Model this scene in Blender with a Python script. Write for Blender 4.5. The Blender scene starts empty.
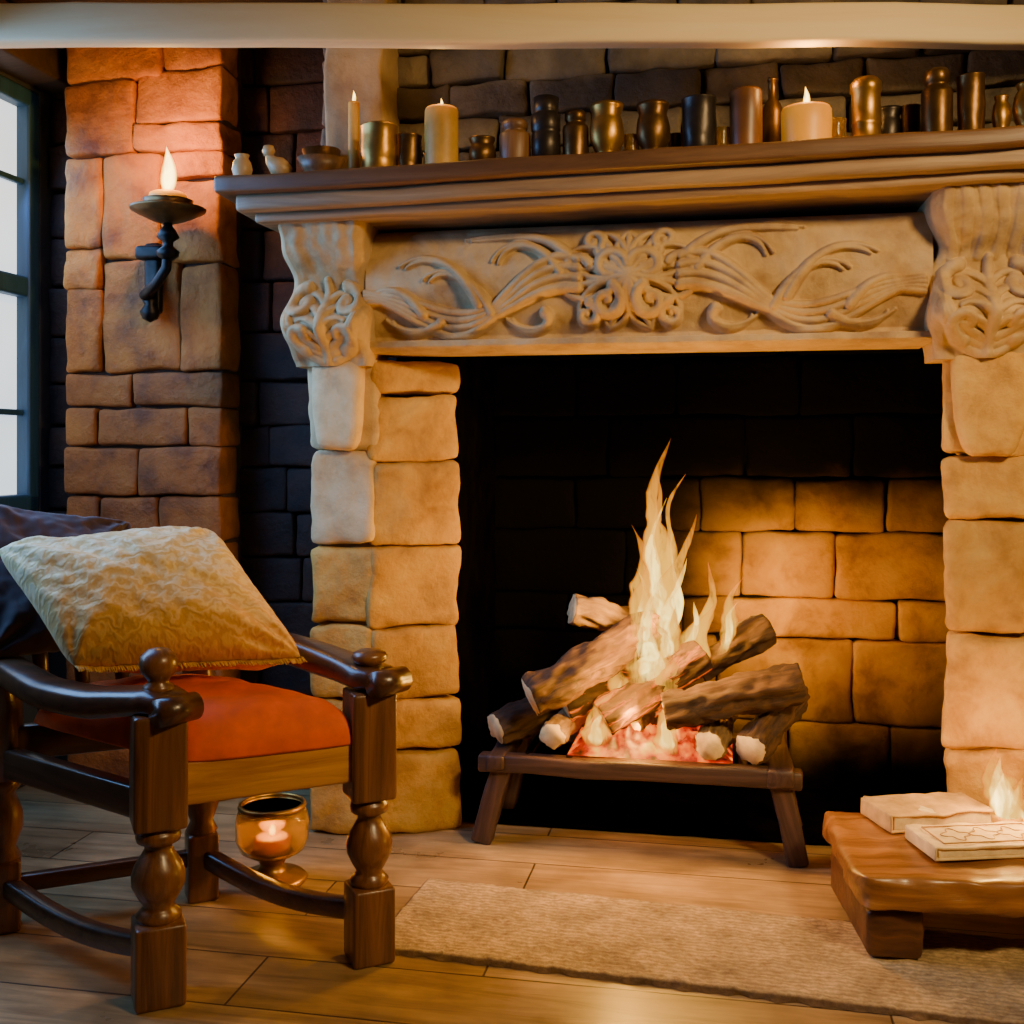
import bpy, math, random
import numpy as np
from mathutils import Matrix, Vector, noise
random.seed(7)
scene=bpy.context.scene
TH=math.radians(11)
FR=Matrix.Translation((-.519,2.80,0))@Matrix.Rotation(-TH,4,'Z')   # fireplace wall frame (u along wall, v into wall)
ID=Matrix.Identity(4)

# ---------------------------------------------------------------- materials
def nmat(name):
    m=bpy.data.materials.new(name); m.use_nodes=True
    nt=m.node_tree; b=nt.nodes['Principled BSDF']
    return m,nt,b
def N(nt,t,**k):
    n=nt.nodes.new(t)
    for a,v in k.items(): setattr(n,a,v)
    return n
def L(nt,a,b): nt.links.new(a,b)
def coord(nt,scale=(1,1,1)):
    tc=N(nt,'ShaderNodeTexCoord'); mp=N(nt,'ShaderNodeMapping'); mp.inputs['Scale'].default_value=scale
    L(nt,tc.outputs['Object'],mp.inputs['Vector']); return mp.outputs['Vector']
def noise_n(nt,vec,scale,detail=5,rough=.55,dist=0):
    n=N(nt,'ShaderNodeTexNoise'); n.inputs['Scale'].default_value=scale; n.inputs['Detail'].default_value=detail
    n.inputs['Roughness'].default_value=rough; n.inputs['Distortion'].default_value=dist
    L(nt,vec,n.inputs['Vector']); return n.outputs['Fac']
def ramp(nt,fac,stops):
    r=N(nt,'ShaderNodeValToRGB'); e=r.color_ramp.elements
    while len(e)<len(stops): e.new(.5)
    for i,(p,c) in enumerate(stops):
        e[i].position=p; e[i].color=(*c,1) if len(c)==3 else c
    L(nt,fac,r.inputs['Fac']); return r.outputs['Color']
def bump(nt,b,h,strength=.3,dist=.01):
    n=N(nt,'ShaderNodeBump'); n.inputs['Strength'].default_value=strength; n.inputs['Distance'].default_value=dist
    L(nt,h,n.inputs['Height']); L(nt,n.outputs['Normal'],b.inputs['Normal']); return n
def mul(nt,a,bcol,fac=1.,mode='MULTIPLY'):
    x=N(nt,'ShaderNodeMix',data_type='RGBA',blend_type=mode); x.inputs[0].default_value=fac
    for s,v in ((x.inputs[6],a),(x.inputs[7],bcol)):
        if isinstance(v,tuple): s.default_value=(*v,1)
        else: L(nt,v,s)
    return x.outputs[2]
def stone_mat(name,c1,c2,c3,rough=.75,bs=.6,scale=9,painted_shade=None,spec=.4):
    m,nt,b=nmat(name); v=coord(nt)
    f=noise_n(nt,v,scale,6,.6,.3); col=ramp(nt,f,[(.3,c1),(.5,c2),(.72,c3)])
    at=N(nt,'ShaderNodeAttribute',attribute_name='tint')
    t=ramp(nt,at.outputs['Fac'],[(0,(.5,.45,.4)),(1,(1.25,1.2,1.1))])
    col=mul(nt,col,t)
    if painted_shade:  # shade put into the stone colour: near-black to the left, above and below
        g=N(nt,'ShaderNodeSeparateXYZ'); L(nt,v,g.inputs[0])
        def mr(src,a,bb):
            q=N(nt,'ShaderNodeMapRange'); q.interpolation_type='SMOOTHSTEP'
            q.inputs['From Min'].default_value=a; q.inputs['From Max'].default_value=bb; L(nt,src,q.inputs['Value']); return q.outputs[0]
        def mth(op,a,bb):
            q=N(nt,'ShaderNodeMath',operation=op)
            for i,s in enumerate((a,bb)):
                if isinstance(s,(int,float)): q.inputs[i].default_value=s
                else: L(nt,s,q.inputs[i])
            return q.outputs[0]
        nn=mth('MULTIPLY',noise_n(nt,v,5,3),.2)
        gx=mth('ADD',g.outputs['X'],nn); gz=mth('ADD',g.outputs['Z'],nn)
        f1=mr(gx,painted_shade[0]-.1,painted_shade[0]+.32); f2=mr(gz,painted_shade[1]+.20,painted_shade[1]-.14); f3=mr(gz,painted_shade[2]-.12,painted_shade[2]+.2)
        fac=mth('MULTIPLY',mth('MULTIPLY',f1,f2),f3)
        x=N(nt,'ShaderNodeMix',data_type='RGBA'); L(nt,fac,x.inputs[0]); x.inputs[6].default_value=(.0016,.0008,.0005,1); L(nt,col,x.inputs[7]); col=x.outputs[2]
    L(nt,col,b.inputs['Base Color']); b.inputs['Roughness'].default_value=rough; b.inputs['Specular IOR Level'].default_value=spec
    h=noise_n(nt,v,38,8,.65); bump(nt,b,h,bs,.01); return m
def wood_mat(name,c1,c2,axis='X',rough=.4,scale=1.,bs=.25,tint=False,coat=0,glow=0):
    m,nt,b=nmat(name); s={'X':(1.5,22,22),'Y':(22,1.5,22),'Z':(22,22,1.5)}[axis]
    v=coord(nt,tuple(k*scale for k in s)); f=noise_n(nt,v,1.3,7,.65,1.2)
    col=ramp(nt,f,[(.3,c1),(.7,c2)])
    if tint:
        at=N(nt,'ShaderNodeAttribute',attribute_name='tint'); col=mul(nt,col,ramp(nt,at.outputs['Fac'],[(0,(.5,.5,.5)),(1,(1.2,1.2,1.2))]))
    if glow:
        v3=coord(nt,(6,34,34)); f3=noise_n(nt,v3,1.1,4,.6,.5)
        L(nt,ramp(nt,f3,[(.51,(0,0,0)),(.58,(.6,.07,.0)),(.70,(1,.40,.025))]),b.inputs['Emission Color']); b.inputs['Emission Strength'].default_value=glow
    L(nt,col,b.inputs['Base Color']); b.inputs['Roughness'].default_value=rough
    b.inputs['Coat Weight'].default_value=coat; b.inputs['Coat Roughness'].default_value=.2
    bump(nt,b,f,bs,.004); return m
def plain(name,c,rough=.5,metal=0,sc=30,var=.35,bs=.15,**kw):
    m,nt,b=nmat(name); v=coord(nt); f=noise_n(nt,v,sc,5)
    d=tuple(x*(1-var) for x in c); e=tuple(min(1,x*(1+var)) for x in c)
    L(nt,ramp(nt,f,[(.3,d),(.7,e)]),b.inputs['Base Color']); b.inputs['Roughness'].default_value=rough; b.inputs['Metallic'].default_value=metal
    for k,x in kw.items(): b.inputs[k.replace('_',' ')].default_value=x
    bump(nt,b,f,bs,.003); return m
def emis(name,c,s):
    m,nt,b=nmat(name); v=coord(nt); f=noise_n(nt,v,3,2)
    col=ramp(nt,f,[(.3,tuple(x*.85 for x in c)),(.7,c)])
    L(nt,col,b.inputs['Emission Color']); b.inputs['Emission Strength'].default_value=s; b.inputs['Base Color'].default_value=(*c,1); return m
def flame_mat(name,strength=9,core=(1,.50,.12),edge=(1,.20,.015),alpha0=.8,tipc=(.8,.16,.01)):
    m=bpy.data.materials.new(name); m.use_nodes=True; nt=m.node_tree; nt.nodes.clear()
    out=N(nt,'ShaderNodeOutputMaterial'); em=N(nt,'ShaderNodeEmission'); tr=N(nt,'ShaderNodeBsdfTransparent'); mx=N(nt,'ShaderNodeMixShader')
    at=N(nt,'ShaderNodeAttribute',attribute_name='tint'); lw=N(nt,'ShaderNodeLayerWeight'); lw.inputs['Blend'].default_value=.5
    c1=ramp(nt,at.outputs['Fac'],[(0,core),(.5,core),(.8,tuple((a+b_)/2 for a,b_ in zip(core,tipc))),(1,tipc)])
    x=N(nt,'ShaderNodeMix',data_type='RGBA'); fr=ramp(nt,lw.outputs['Facing'],[(.08,(0,0,0)),(.6,(1,1,1))])
    L(nt,fr,x.inputs[0]); L(nt,c1,x.inputs[6]); x.inputs[7].default_value=(*edge,1)
    L(nt,x.outputs[2],em.inputs['Color']); em.inputs['Strength'].default_value=strength
    a=ramp(nt,lw.outputs['Facing'],[(.05,(1,1,1)),(.92,(0,0,0))])
    tt=ramp(nt,at.outputs['Fac'],[(.0,(0,0,0)),(.16,(alpha0,)*3),(.6,(alpha0,)*3),(1,(.25,.25,.25))])
    v=coord(nt,(34,34,7)); fn=noise_n(nt,v,1.2,3,.6,.8)
    al=mul(nt,mul(nt,a,tt),ramp(nt,fn,[(.34,(.12,.12,.12)),(.56,(1,1,1))]))
    L(nt,al,mx.inputs[0]); L(nt,tr.outputs[0],mx.inputs[1]); L(nt,em.outputs[0],mx.inputs[2]); L(nt,mx.outputs[0],out.inputs['Surface'])
    return m

M_jamb=stone_mat('jamb_stone',(.30,.145,.028),(.52,.29,.06),(.64,.42,.11),bs=.8)
M_carve=stone_mat('carved_stone',(.36,.22,.10),(.56,.39,.19),(.68,.50,.28),bs=.45)
M_red=stone_mat('orange_wall_stone',(.17,.045,.005),(.42,.125,.011),(.56,.19,.020),bs=.9)
M_reddark=stone_mat('shadowy_wall_stone',(.012,.004,.002),(.036,.011,.004),(.06,.018,.007),bs=.8)  # darker copy of the orange wall stone, recess shade painted in
M_grey=stone_mat('chimney_stone',(.07,.055,.035),(.15,.12,.08),(.24,.195,.13),bs=.9)
M_fback=stone_mat('fireback_stone',(.28,.13,.012),(.57,.30,.030),(.68,.40,.055),painted_shade=(1.04,.84,.28),rough=.9,spec=.1)  # unlit left, top and foot of the fireback are painted dark
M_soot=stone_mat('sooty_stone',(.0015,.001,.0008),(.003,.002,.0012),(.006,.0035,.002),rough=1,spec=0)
M_mort=plain('mortar',(.14,.075,.02),.95)
M_mortr=plain('red_mortar',(.05,.02,.01),.95)
M_mortd=plain('dark_mortar',(.004,.0025,.0015),.98)
M_plaster=plain('dark_plaster',(.03,.035,.05),.9,sc=6)
M_mantel=wood_mat('mantel_wood',(.06,.022,.007),(.20,.09,.030),'X',.45,.7,.4)
M_mould=wood_mat('mantel_moulding_wood',(.15,.075,.028),(.42,.26,.12),'X',.5,.7,.5)  # weathered pale wood, with the lit look of the moulding also in its colour
M_cream=wood_mat('cream_beam_wood',(.92,.66,.32),(.99,.80,.46),'X',.6,.5,.25)
M_dwood=wood_mat('dark_ceiling_wood',(.02,.01,.005),(.06,.03,.015),'X',.6)
M_chd=wood_mat('chair_dark_wood',(.030,.012,.006),(.13,.05,.018),'X',.3,1,.25,coat=.3)
M_chz=wood_mat('chair_leg_wood',(.050,.018,.006),(.26,.10,.028),'Z',.34,1,.3,coat=.25)
M_rail=wood_mat('chair_rail_wood',(.32,.115,.018),(.66,.32,.06),'X',.34,1,.15,coat=.2)
M_table=wood_mat('table_wood',(.13,.042,.010),(.48,.20,.045),'X',.38,.6,.7,coat=.2)
M_tabled=wood_mat('table_leg_wood',(.05,.018,.008),(.18,.065,.020),'X',.40,bs=.5)
M_grate=wood_mat('grate_timber',(.015,.007,.005),(.11,.055,.038),'X',.5,1,.5)
M_bark=wood_mat('log_bark',(.006,.003,.002),(.16,.072,.026),'X',.85,1.3,1.0,tint=True)
M_char=wood_mat('burning_log_bark',(.005,.0025,.002),(.12,.05,.018),'X',.85,1.3,1.0,tint=True,glow=1.5)
M_pale=wood_mat('log_split_wood',(.10,.045,.016),(.42,.25,.10),'X',.8,1.2,.9,tint=True)
M_cut=plain('log_cut_end',(.80,.56,.24),.8,sc=40,var=.2)
M_cutg=plain('glowing_log_end',(.5,.2,.05),.8,sc=40,Emission_Color=(1,.40,.03,1),Emission_Strength=1.2)
M_velvet=plain('orange_velvet',(.70,.090,.003),.7,sc=14,var=.28,bs=.35,Sheen_Weight=.3,Sheen_Roughness=.35,Sheen_Tint=(1,.35,.08,1))
M_plum=plain('plum_cloth',(.045,.018,.018),.85,sc=20,Sheen_Weight=.15)
M_iron=plain('black_iron',(.02,.015,.013),.4,.9)
M_brass=plain('aged_brass',(.40,.21,.045),.38,.85,sc=20,bs=.4)
M_brassd=plain('dark_brass',(.14,.07,.020),.38,.8,sc=25,bs=.4)
M_pewter=plain('dark_pewter',(.04,.030,.024),.38,.6,sc=25,bs=.4)
M_wax=plain('honey_wax',(.56,.31,.05),.5,sc=12,var=.25,Subsurface_Weight=.15)
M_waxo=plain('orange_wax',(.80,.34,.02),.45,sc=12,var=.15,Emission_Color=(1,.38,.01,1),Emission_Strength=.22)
M_waxb=plain('brown_wax',(.16,.06,.015),.4,sc=12)
M_white=plain('cream_ceramic',(.48,.30,.12),.4,sc=12,var=.15)
M_bowl=wood_mat('turned_wood',(.08,.035,.012),(.26,.12,.04),'Z',.45)
M_paper=plain('book_paper',(.76,.60,.34),.85,sc=60,var=.15)
M_cover=plain('book_cover_leather',(.58,.37,.14),.65,sc=18,var=.4)
M_cover2=plain('book_cover_cloth',(.76,.56,.27),.7,sc=18,var=.3)
M_line=plain('cover_ornament',(.42,.24,.09),.7,sc=18)
M_wick=plain('wick',(.02,.01,.01),.9)
M_flame=flame_mat('flame_outer',1.9,(1,.46,.025),(.60,.11,.001),.75,(.8,.20,.005))
M_flamei=flame_mat('flame_core',4.0,(1,.72,.16),(.85,.36,.015),.9,(.8,.36,.02))
M_flamec=flame_mat('flame_candle',10,(1,.70,.20),(.5,.22,.012),1.,(.9,.45,.06))
M_pane=emis('daylit_frosted_pane',(.74,.88,1.0),1.5)
M_frame=wood_mat('window_frame_blue_glow',(.012,.05,.11),(.025,.09,.19),'Z',.5)  # blue daylight glow put into the dark frame colour
def glass_mat():
    m,nt,b=nmat('amber_glass'); b.inputs['Base Color'].default_value=(.9,.60,.18,1); b.inputs['Roughness'].default_value=.12
    b.inputs['Transmission Weight'].default_value=.9; b.inputs['IOR'].default_value=1.3
    v=coord(nt); bump(nt,b,noise_n(nt,v,25,2),.1,.003); return m
M_glass=glass_mat()
def ember_mat():
    m,nt,b=nmat('glowing_embers'); v=coord(nt); f=noise_n(nt,v,22,3,.5)
    L(nt,ramp(nt,f,[(.36,(.02,.0,.0)),(.48,(.40,.012,.0)),(.58,(.95,.14,.0)),(.72,(1,.48,.03))]),b.inputs['Emission Color']); b.inputs['Emission Strength'].default_value=2.0
    b.inputs['Base Color'].default_value=(.01,.004,.003,1); bump(nt,b,f,.6,.01); return m
M_ember=ember_mat()
def damask_mat():
    m,nt,b=nmat('gold_damask'); v=coord(nt,(1,1,.3)); w=N(nt,'ShaderNodeTexWave',wave_type='RINGS'); w.inputs['Scale'].default_value=15
    w.inputs['Distortion'].default_value=14; w.inputs['Detail'].default_value=2.5; w.inputs['Detail Scale'].default_value=2.0; w.inputs['Detail Roughness'].default_value=.6; L(nt,v,w.inputs['Vector'])
    fine=noise_n(nt,v,160,2)
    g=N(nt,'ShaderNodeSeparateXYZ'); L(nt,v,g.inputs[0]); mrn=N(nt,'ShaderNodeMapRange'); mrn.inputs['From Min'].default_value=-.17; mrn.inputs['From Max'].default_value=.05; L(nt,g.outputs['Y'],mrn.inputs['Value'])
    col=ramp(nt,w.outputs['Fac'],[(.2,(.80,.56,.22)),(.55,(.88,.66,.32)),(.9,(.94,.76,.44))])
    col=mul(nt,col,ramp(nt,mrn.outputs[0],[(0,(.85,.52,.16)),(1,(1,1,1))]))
    L(nt,col,b.inputs['Base Color']); b.inputs['Roughness'].default_value=.45; b.inputs['Sheen Weight'].default_value=.25; b.inputs['Sheen Tint'].default_value=(1,.8,.5,1); b.inputs['Specular IOR Level'].default_value=.6; b.inputs['Specular Tint'].default_value=(1,.75,.35,1)
    h=mul(nt,w.outputs['Fac'],fine,.3,'MIX'); bump(nt,b,h,.28,.004); return m
M_damask=damask_mat()
def rug_mat():
    m,nt,b=nmat('woven_rug'); v=coord(nt); f=noise_n(nt,v,60,6,.8); g=noise_n(nt,v,9,3)
    w=N(nt,'ShaderNodeTexWave',bands_direction='Y'); w.inputs['Scale'].default_value=22; w.inputs['Distortion'].default_value=3; w.inputs['Detail'].default_value=2; L(nt,v,w.inputs['Vector'])
    col=mul(nt,ramp(nt,f,[(.3,(.42,.25,.11)),(.7,(.92,.66,.34))]),ramp(nt,g,[(.35,(.70,.70,.70)),(.65,(1.1,1.1,1.1))]))
    col=mul(nt,col,ramp(nt,w.outputs['Fac'],[(0,(.8,.8,.8)),(1,(1.1,1.1,1.1))]))
    at=N(nt,'ShaderNodeAttribute',attribute_name='tint'); col=mul(nt,col,ramp(nt,at.outputs['Fac'],[(0,(.38,.30,.24)),(.5,(1,1,1))]))
    L(nt,col,b.inputs['Base Color']); b.inputs['Roughness'].default_value=.95; bump(nt,b,f,.9,.012); return m
M_rug=rug_mat()
def floor_mat():
    m,nt,b=nmat('floor_boards'); v=coord(nt); br=N(nt,'ShaderNodeTexBrick'); br.offset=.37
    for k,x in {'Scale':1,'Mortar Size':.003,'Mortar Smooth':.5,'Brick Width':1.15,'Row Height':.19,'Bias':0}.items(): br.inputs[k].default_value=x
    br.inputs['Color1'].default_value=(.62,.41,.19,1); br.inputs['Color2'].default_value=(.42,.26,.105,1); br.inputs['Mortar'].default_value=(.10,.055,.022,1)
    L(nt,v,br.inputs['Vector'])
    v2=coord(nt,(2.5,22,20)); f=noise_n(nt,v2,1.2,7,.65,1.); g=noise_n(nt,v,3,5,.6)
    col=mul(nt,br.outputs['Color'],ramp(nt,f,[(.3,(.50,.46,.42)),(.7,(1.15,1.12,1.1))])); col=mul(nt,col,ramp(nt,g,[(.35,(.52,.50,.48)),(.65,(1.1,1.1,1.1))]))
    L(nt,col,b.inputs['Base Color']); L(nt,ramp(nt,g,[(.35,(.26,.26,.26)),(.65,(.5,.5,.5))]),b.inputs['Roughness'])
    h=mul(nt,br.outputs['Color'],f,.3); bump(nt,b,h,.4,.004); return m
M_floor=floor_mat()

# ---------------------------------------------------------------- mesh builder
def rotz(a): return np.array([[math.cos(a),-math.sin(a),0],[math.sin(a),math.cos(a),0],[0,0,1]])
class B:
    def __init__(s): s.v=[];s.f=[];s.m=[];s.t=[];s.n=0
    def add(s,v,f,mat=0,tint=.5):
        v=np.asarray(v,float); s.v.append(v)
        s.f+= [tuple(i+s.n for i in q) for q in f]
        s.m+= (list(mat) if isinstance(mat,(list,tuple)) else [mat]*len(f))
        s.t+= (list(tint) if hasattr(tint,'__len__') else [tint]*len(v)); s.n+=len(v); return s
    def rbox(s,c,size,r=.01,n=(3,3,3),rot=None,amp=0,freq=8,mat=0,tint=.5,fn=None,amp2=None):
        h=np.array(size,float)/2; r=min(r,*(h*.98)); ax=[]
        for i in range(3):
            inner=list(np.linspace(-(h[i]-r),h[i]-r,n[i]+1)); ax.append([-h[i],-h[i]+.35*r]+inner+[h[i]-.35*r,h[i]])
        nx,ny,nz=[len(a) for a in ax]; idx={};V=[];Fc=[]
        def g(i,j,k):
            if (i,j,k) not in idx:
                idx[(i,j,k)]=len(V); V.append((ax[0][i],ax[1][j],ax[2][k]))
            return idx[(i,j,k)]
        for i in range(nx-1):
            for j in range(ny-1):
                Fc.append((g(i,j,0),g(i,j+1,0),g(i+1,j+1,0),g(i+1,j,0))); Fc.append((g(i,j,nz-1),g(i+1,j,nz-1),g(i+1,j+1,nz-1),g(i,j+1,nz-1)))
        for i in range(nx-1):
            for k in range(nz-1):
                Fc.append((g(i,0,k),g(i+1,0,k),g(i+1,0,k+1),g(i,0,k+1))); Fc.append((g(i,ny-1,k),g(i,ny-1,k+1),g(i+1,ny-1,k+1),g(i+1,ny-1,k)))
        for j in range(ny-1):
            for k in range(nz-1):
                Fc.append((g(0,j,k),g(0,j,k+1),g(0,j+1,k+1),g(0,j+1,k))); Fc.append((g(nx-1,j,k),g(nx-1,j+1,k),g(nx-1,j+1,k+1),g(nx-1,j,k+1)))
        V=np.array(V); inn=np.clip(V,-(h-r),h-r); d=V-inn; ln=np.linalg.norm(d,axis=1,keepdims=True); ln[ln==0]=1
        V=inn+d/ln*r
        if fn is not None: V=fn(V)
        if rot is not None: V=V@rot.T
        V=V+np.array(c)
        if amp:
            sd=random.random()*50; a2=amp*.35 if amp2 is None else amp2
            V=np.array([p+amp*np.array(noise.noise_vector(Vector(p*freq)+Vector((sd,sd,0))))+a2*np.array(noise.noise_vector(Vector(p*freq*3.7)+Vector((sd,0,sd)))) for p in V])
        return s.add(V,Fc,mat,tint)
    def lathe(s,prof,c=(0,0,0),seg=28,mat=0,tint=.5,mats=None,wob=0):
        V=[];Fc=[];mm=[]
        P=[(max(r,.0004),z) for r,z in prof]
        for i,(r,z) in enumerate(P):
            for j in range(seg):
                a=2*math.pi*j/seg; rr=r*(1+wob*math.sin(3*a+z*40)); V.append((c[0]+rr*math.cos(a),c[1]+rr*math.sin(a),c[2]+z))
        for i in range(len(P)-1):
            for j in range(seg):
                k=(j+1)%seg; Fc.append((i*seg+j,i*seg+k,(i+1)*seg+k,(i+1)*seg+j)); mm.append(mats[i] if mats else mat)
        Fc.append(tuple(range(seg-1,-1,-1))); mm.append(mm[0]); Fc.append(tuple((len(P)-1)*seg+j for j in range(seg))); mm.append(mm[-2])
        return s.add(V,Fc,mm,tint)
    def tube(s,pts,rad,seg=14,up=(0,0,1),mat=0,capmat=None,tint=.5,amp=0,freq=20,power=2.,cap2=None):
        pts=np.array(pts,float); n=len(pts); up=np.array(up,float); V=[];Fc=[];mm=[];tt=[]
        rad=[(r,r) if not hasattr(r,'__len__') else r for r in rad]; sd=random.random()*90
        for i in range(n):
            t=pts[min(i+1,n-1)]-pts[max(i-1,0)]; t/=np.linalg.norm(t)+1e-9
            a=np.cross(up,t); 
            if np.linalg.norm(a)<1e-3: a=np.cross((1,0,0),t)
            a/=np.linalg.norm(a); b=np.cross(t,a)
            for j in range(seg):
                w=2*math.pi*j/seg; cx,sx=math.cos(w),math.sin(w)
                cx=math.copysign(abs(cx)**(2/power),cx); sx=math.copysign(abs(sx)**(2/power),sx)
                o=a*cx*rad[i][0]+b*sx*rad[i][1]; p=pts[i]+o
                if amp:
                    q=Vector((p[0]*freq*.35,p[1]*freq,p[2]*freq)); p=pts[i]+o*(1+amp*noise.noise(q+Vector((sd,0,0)))+amp*.5*noise.noise(q*2.6+Vector((sd,4,0))))
                V.append(p); tt.append(tint[i] if hasattr(tint,'__len__') else tint)
        for i in range(n-1):
            for j in range(seg):
                k=(j+1)%seg; Fc.append((i*seg+j,i*seg+k,(i+1)*seg+k,(i+1)*seg+j)); mm.append(mat)
        cm=mat if capmat is None else capmat
        Fc.append(tuple(range(seg-1,-1,-1))); mm.append(cm); Fc.append(tuple((n-1)*seg+j for j in range(seg))); mm.append(cm if cap2 is None else cap2)
        return s.add(V,Fc,mm,tt)
    def grid(s,P,mat=0,tint=.5,flip=False):
        a,b=P.shape[:2]; Fc=[]
        for i in range(a-1):
            for j in range(b-1):
                q=(i*b+j,i*b+j+1,(i+1)*b+j+1,(i+1)*b+j); Fc.append(q[::-1] if flip else q)
        return s.add(P.reshape(-1,3),Fc,mat,tint)

WM={}
def place(o,mw,parent=None):
    WM[o.name]=mw.copy()
    if parent is None: o.matrix_world=mw
    else:
        o.parent=parent; o.matrix_parent_inverse=Matrix.Identity(4); o.matrix_basis=WM[parent.name].inverted()@mw
def mk(name,b,mats,origin=(0,0,0),frame=ID,local=None,parent=None,flat=False,label=None,category=None,group=None,kind=None):
    """verts given in frame coords (minus origin) or, with local=4x4, already in that local space"""
    V=np.concatenate(b.v)
    if local is None:
        V=V-np.array(origin); local=Matrix.Translation(origin)
    me=bpy.data.meshes.new(name); me.from_pydata(V.tolist(),[],b.f)
    for m in (mats if isinstance(mats,(list,tuple)) else [mats]): me.materials.append(m)
    me.polygons.foreach_set('material_index',b.m); me.polygons.foreach_set('use_smooth',[not flat]*len(b.f))
    at=me.attributes.new('tint','FLOAT','POINT'); at.data.foreach_set('value',[float(x) for x in b.t])
    me.update()
    o=bpy.data.objects.new(name,me); scene.collection.objects.link(o); place(o,frame@local,parent)
    tag(o,label,category,group,kind); return o
def tag(o,label=None,category=None,group=None,kind=None):
    for k,v in (('label',label),('category',category),('group',group),('kind',kind)):
        if v: o[k]=v
def empty(name,origin,frame=ID,rot=0,**k):
    o=bpy.data.objects.new(name,None); scene.collection.objects.link(o); o.empty_display_size=.05
    place(o,frame@Matrix.Translation(origin)@Matrix.Rotation(rot,4,'Z')); tag(o,**k); return o
def beam(name,p0,p1,w,h,mats,parent=None,frame=ID,r=.008,amp=0,n=6,fn=None,up=(0,0,1),**k):
    p0=Vector(p0);p1=Vector(p1); d=(p1-p0); ln=d.length; x=d.normalized(); y=Vector(up).cross(x).normalized(); z=x.cross(y)
    Lm=Matrix((( x.x,y.x,z.x,(p0.x+p1.x)/2),(x.y,y.y,z.y,(p0.y+p1.y)/2),(x.z,y.z,z.z,(p0.z+p1.z)/2),(0,0,0,1)))
    b=B().rbox((0,0,0),(ln,w,h),r,(n,2,2),amp=amp,freq=9,fn=fn)
    return mk(name,b,mats,frame=frame,local=Lm,parent=parent,**k)

# ---------------------------------------------------------------- room shell
b=B(); b.rbox((0,0,-.05),(6,7,.1),.005,(1,1,1)); 
mk('floor',b,M_floor,frame=FR@Matrix.Translation((.6,-1.6,0)),kind='structure',flat=True,label='worn honey brown wooden floor boards')
b=B(); b.rbox((.6,-1.6,2.27),(6,7,.1),.005,(1,1,1)); mk('ceiling',b,M_dwood,frame=FR,kind='structure',flat=True)
def courses(b,u0,u1,zs,v,depth,wmin,wmax,amp=.007,mat=0,r=.011,gap=.005,nn=None,t0=.15,t1=.95,jit=.014):
    for i in range(len(zs)-1):
        u=u0; first=True
        while u<u1-.02:
            w=random.uniform(wmin,wmax)
            if first and i%2: w*=.55
            first=False
            if u+w>u1-wmin*.45: w=u1-u
            hh=zs[i+1]-zs[i]
            b.rbox((u+w/2,v+depth/2+random.uniform(-jit,jit)*.6,(zs[i]+zs[i+1])/2),(w-gap,depth,hh-gap),r,nn or (6,1,4),amp=amp,freq=9,mat=mat,tint=random.uniform(t0,t1))
            u+=w
b=B(); b.rbox((-.46,.46,1.11),(1.16,.16,2.24),.005,(1,1,1),mat=1); b.rbox((.6,.86,1.11),(3.3,.10,2.24),.005,(1,1,1),mat=1)
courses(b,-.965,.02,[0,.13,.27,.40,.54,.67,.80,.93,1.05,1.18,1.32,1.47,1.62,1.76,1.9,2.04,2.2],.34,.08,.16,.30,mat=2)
b.rbox((-.573,.31,1.11),(.46,.16,2.2),.005,(1,1,1),mat=3)
zs=[0,.14,.3,.44,.58,.72,.85,.99,1.10,1.20]
courses(b,-.82,-.332,zs,.2,.12,.17,.30,amp=.009,t0=.0,t1=.15)
def st(u0,u1,z0,z1,v=.2,d=.12,tint=None,amp=.012,bb=None,mat=0,r=.012):
    (bb or b).rbox(((u0+u1)/2,v+d/2,(z0+z1)/2),(u1-u0-.004,d,z1-z0-.004),r,(9,2,9),amp=amp,freq=8,mat=mat,tint=random.uniform(.3,1) if tint is None else tint)
st(-.82,-.70,1.20,1.44,tint=.5);st(-.82,-.70,1.44,1.56);st(-.82,-.70,1.56,1.82,tint=.9);st(-.82,-.60,1.82,2.03,tint=.7);st(-.82,-.52,2.03,2.2)
st(-.70,-.46,1.20,1.52,v=.205,tint=.4);st(-.46,-.332,1.20,1.50,tint=.35);st(-.70,-.52,1.52,1.82,tint=.8);st(-.52,-.332,1.50,1.74,tint=.55)
st(-.60,-.332,1.82,1.90,tint=.7);st(-.52,-.332,1.74,1.82,tint=.9);st(-.60,-.332,1.90,2.05,tint=.8);st(-.52,-.332,2.05,2.2,tint=.5)
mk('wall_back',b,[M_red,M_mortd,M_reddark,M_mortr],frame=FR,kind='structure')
b=B(); ul=-.963
W0,W1,WZ0,WZ1=-1.25,.30,.80,2.04
for (v0,v1,z0,z1) in ((-4.5,W0,0,2.22),(W1,.5,0,2.22),(W0,W1,0,WZ0),(W0,W1,WZ1,2.22)):
    b.rbox((ul-.09,(v0+v1)/2,(z0+z1)/2),(.18,v1-v0,z1-z0),.004,(1,4,4))
mk('wall_left',b,M_plaster,frame=FR,kind='structure',flat=True)
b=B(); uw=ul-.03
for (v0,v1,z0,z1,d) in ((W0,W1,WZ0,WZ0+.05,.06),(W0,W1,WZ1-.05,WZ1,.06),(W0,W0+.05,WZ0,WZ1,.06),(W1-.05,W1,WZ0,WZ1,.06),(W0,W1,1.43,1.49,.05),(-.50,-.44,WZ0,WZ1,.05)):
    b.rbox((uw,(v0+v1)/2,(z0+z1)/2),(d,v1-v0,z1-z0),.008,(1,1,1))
for z in (1.09,1.77): b.rbox((uw,(W0+W1)/2,z),(.02,W1-W0,.018),.005,(1,1,1))
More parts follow.
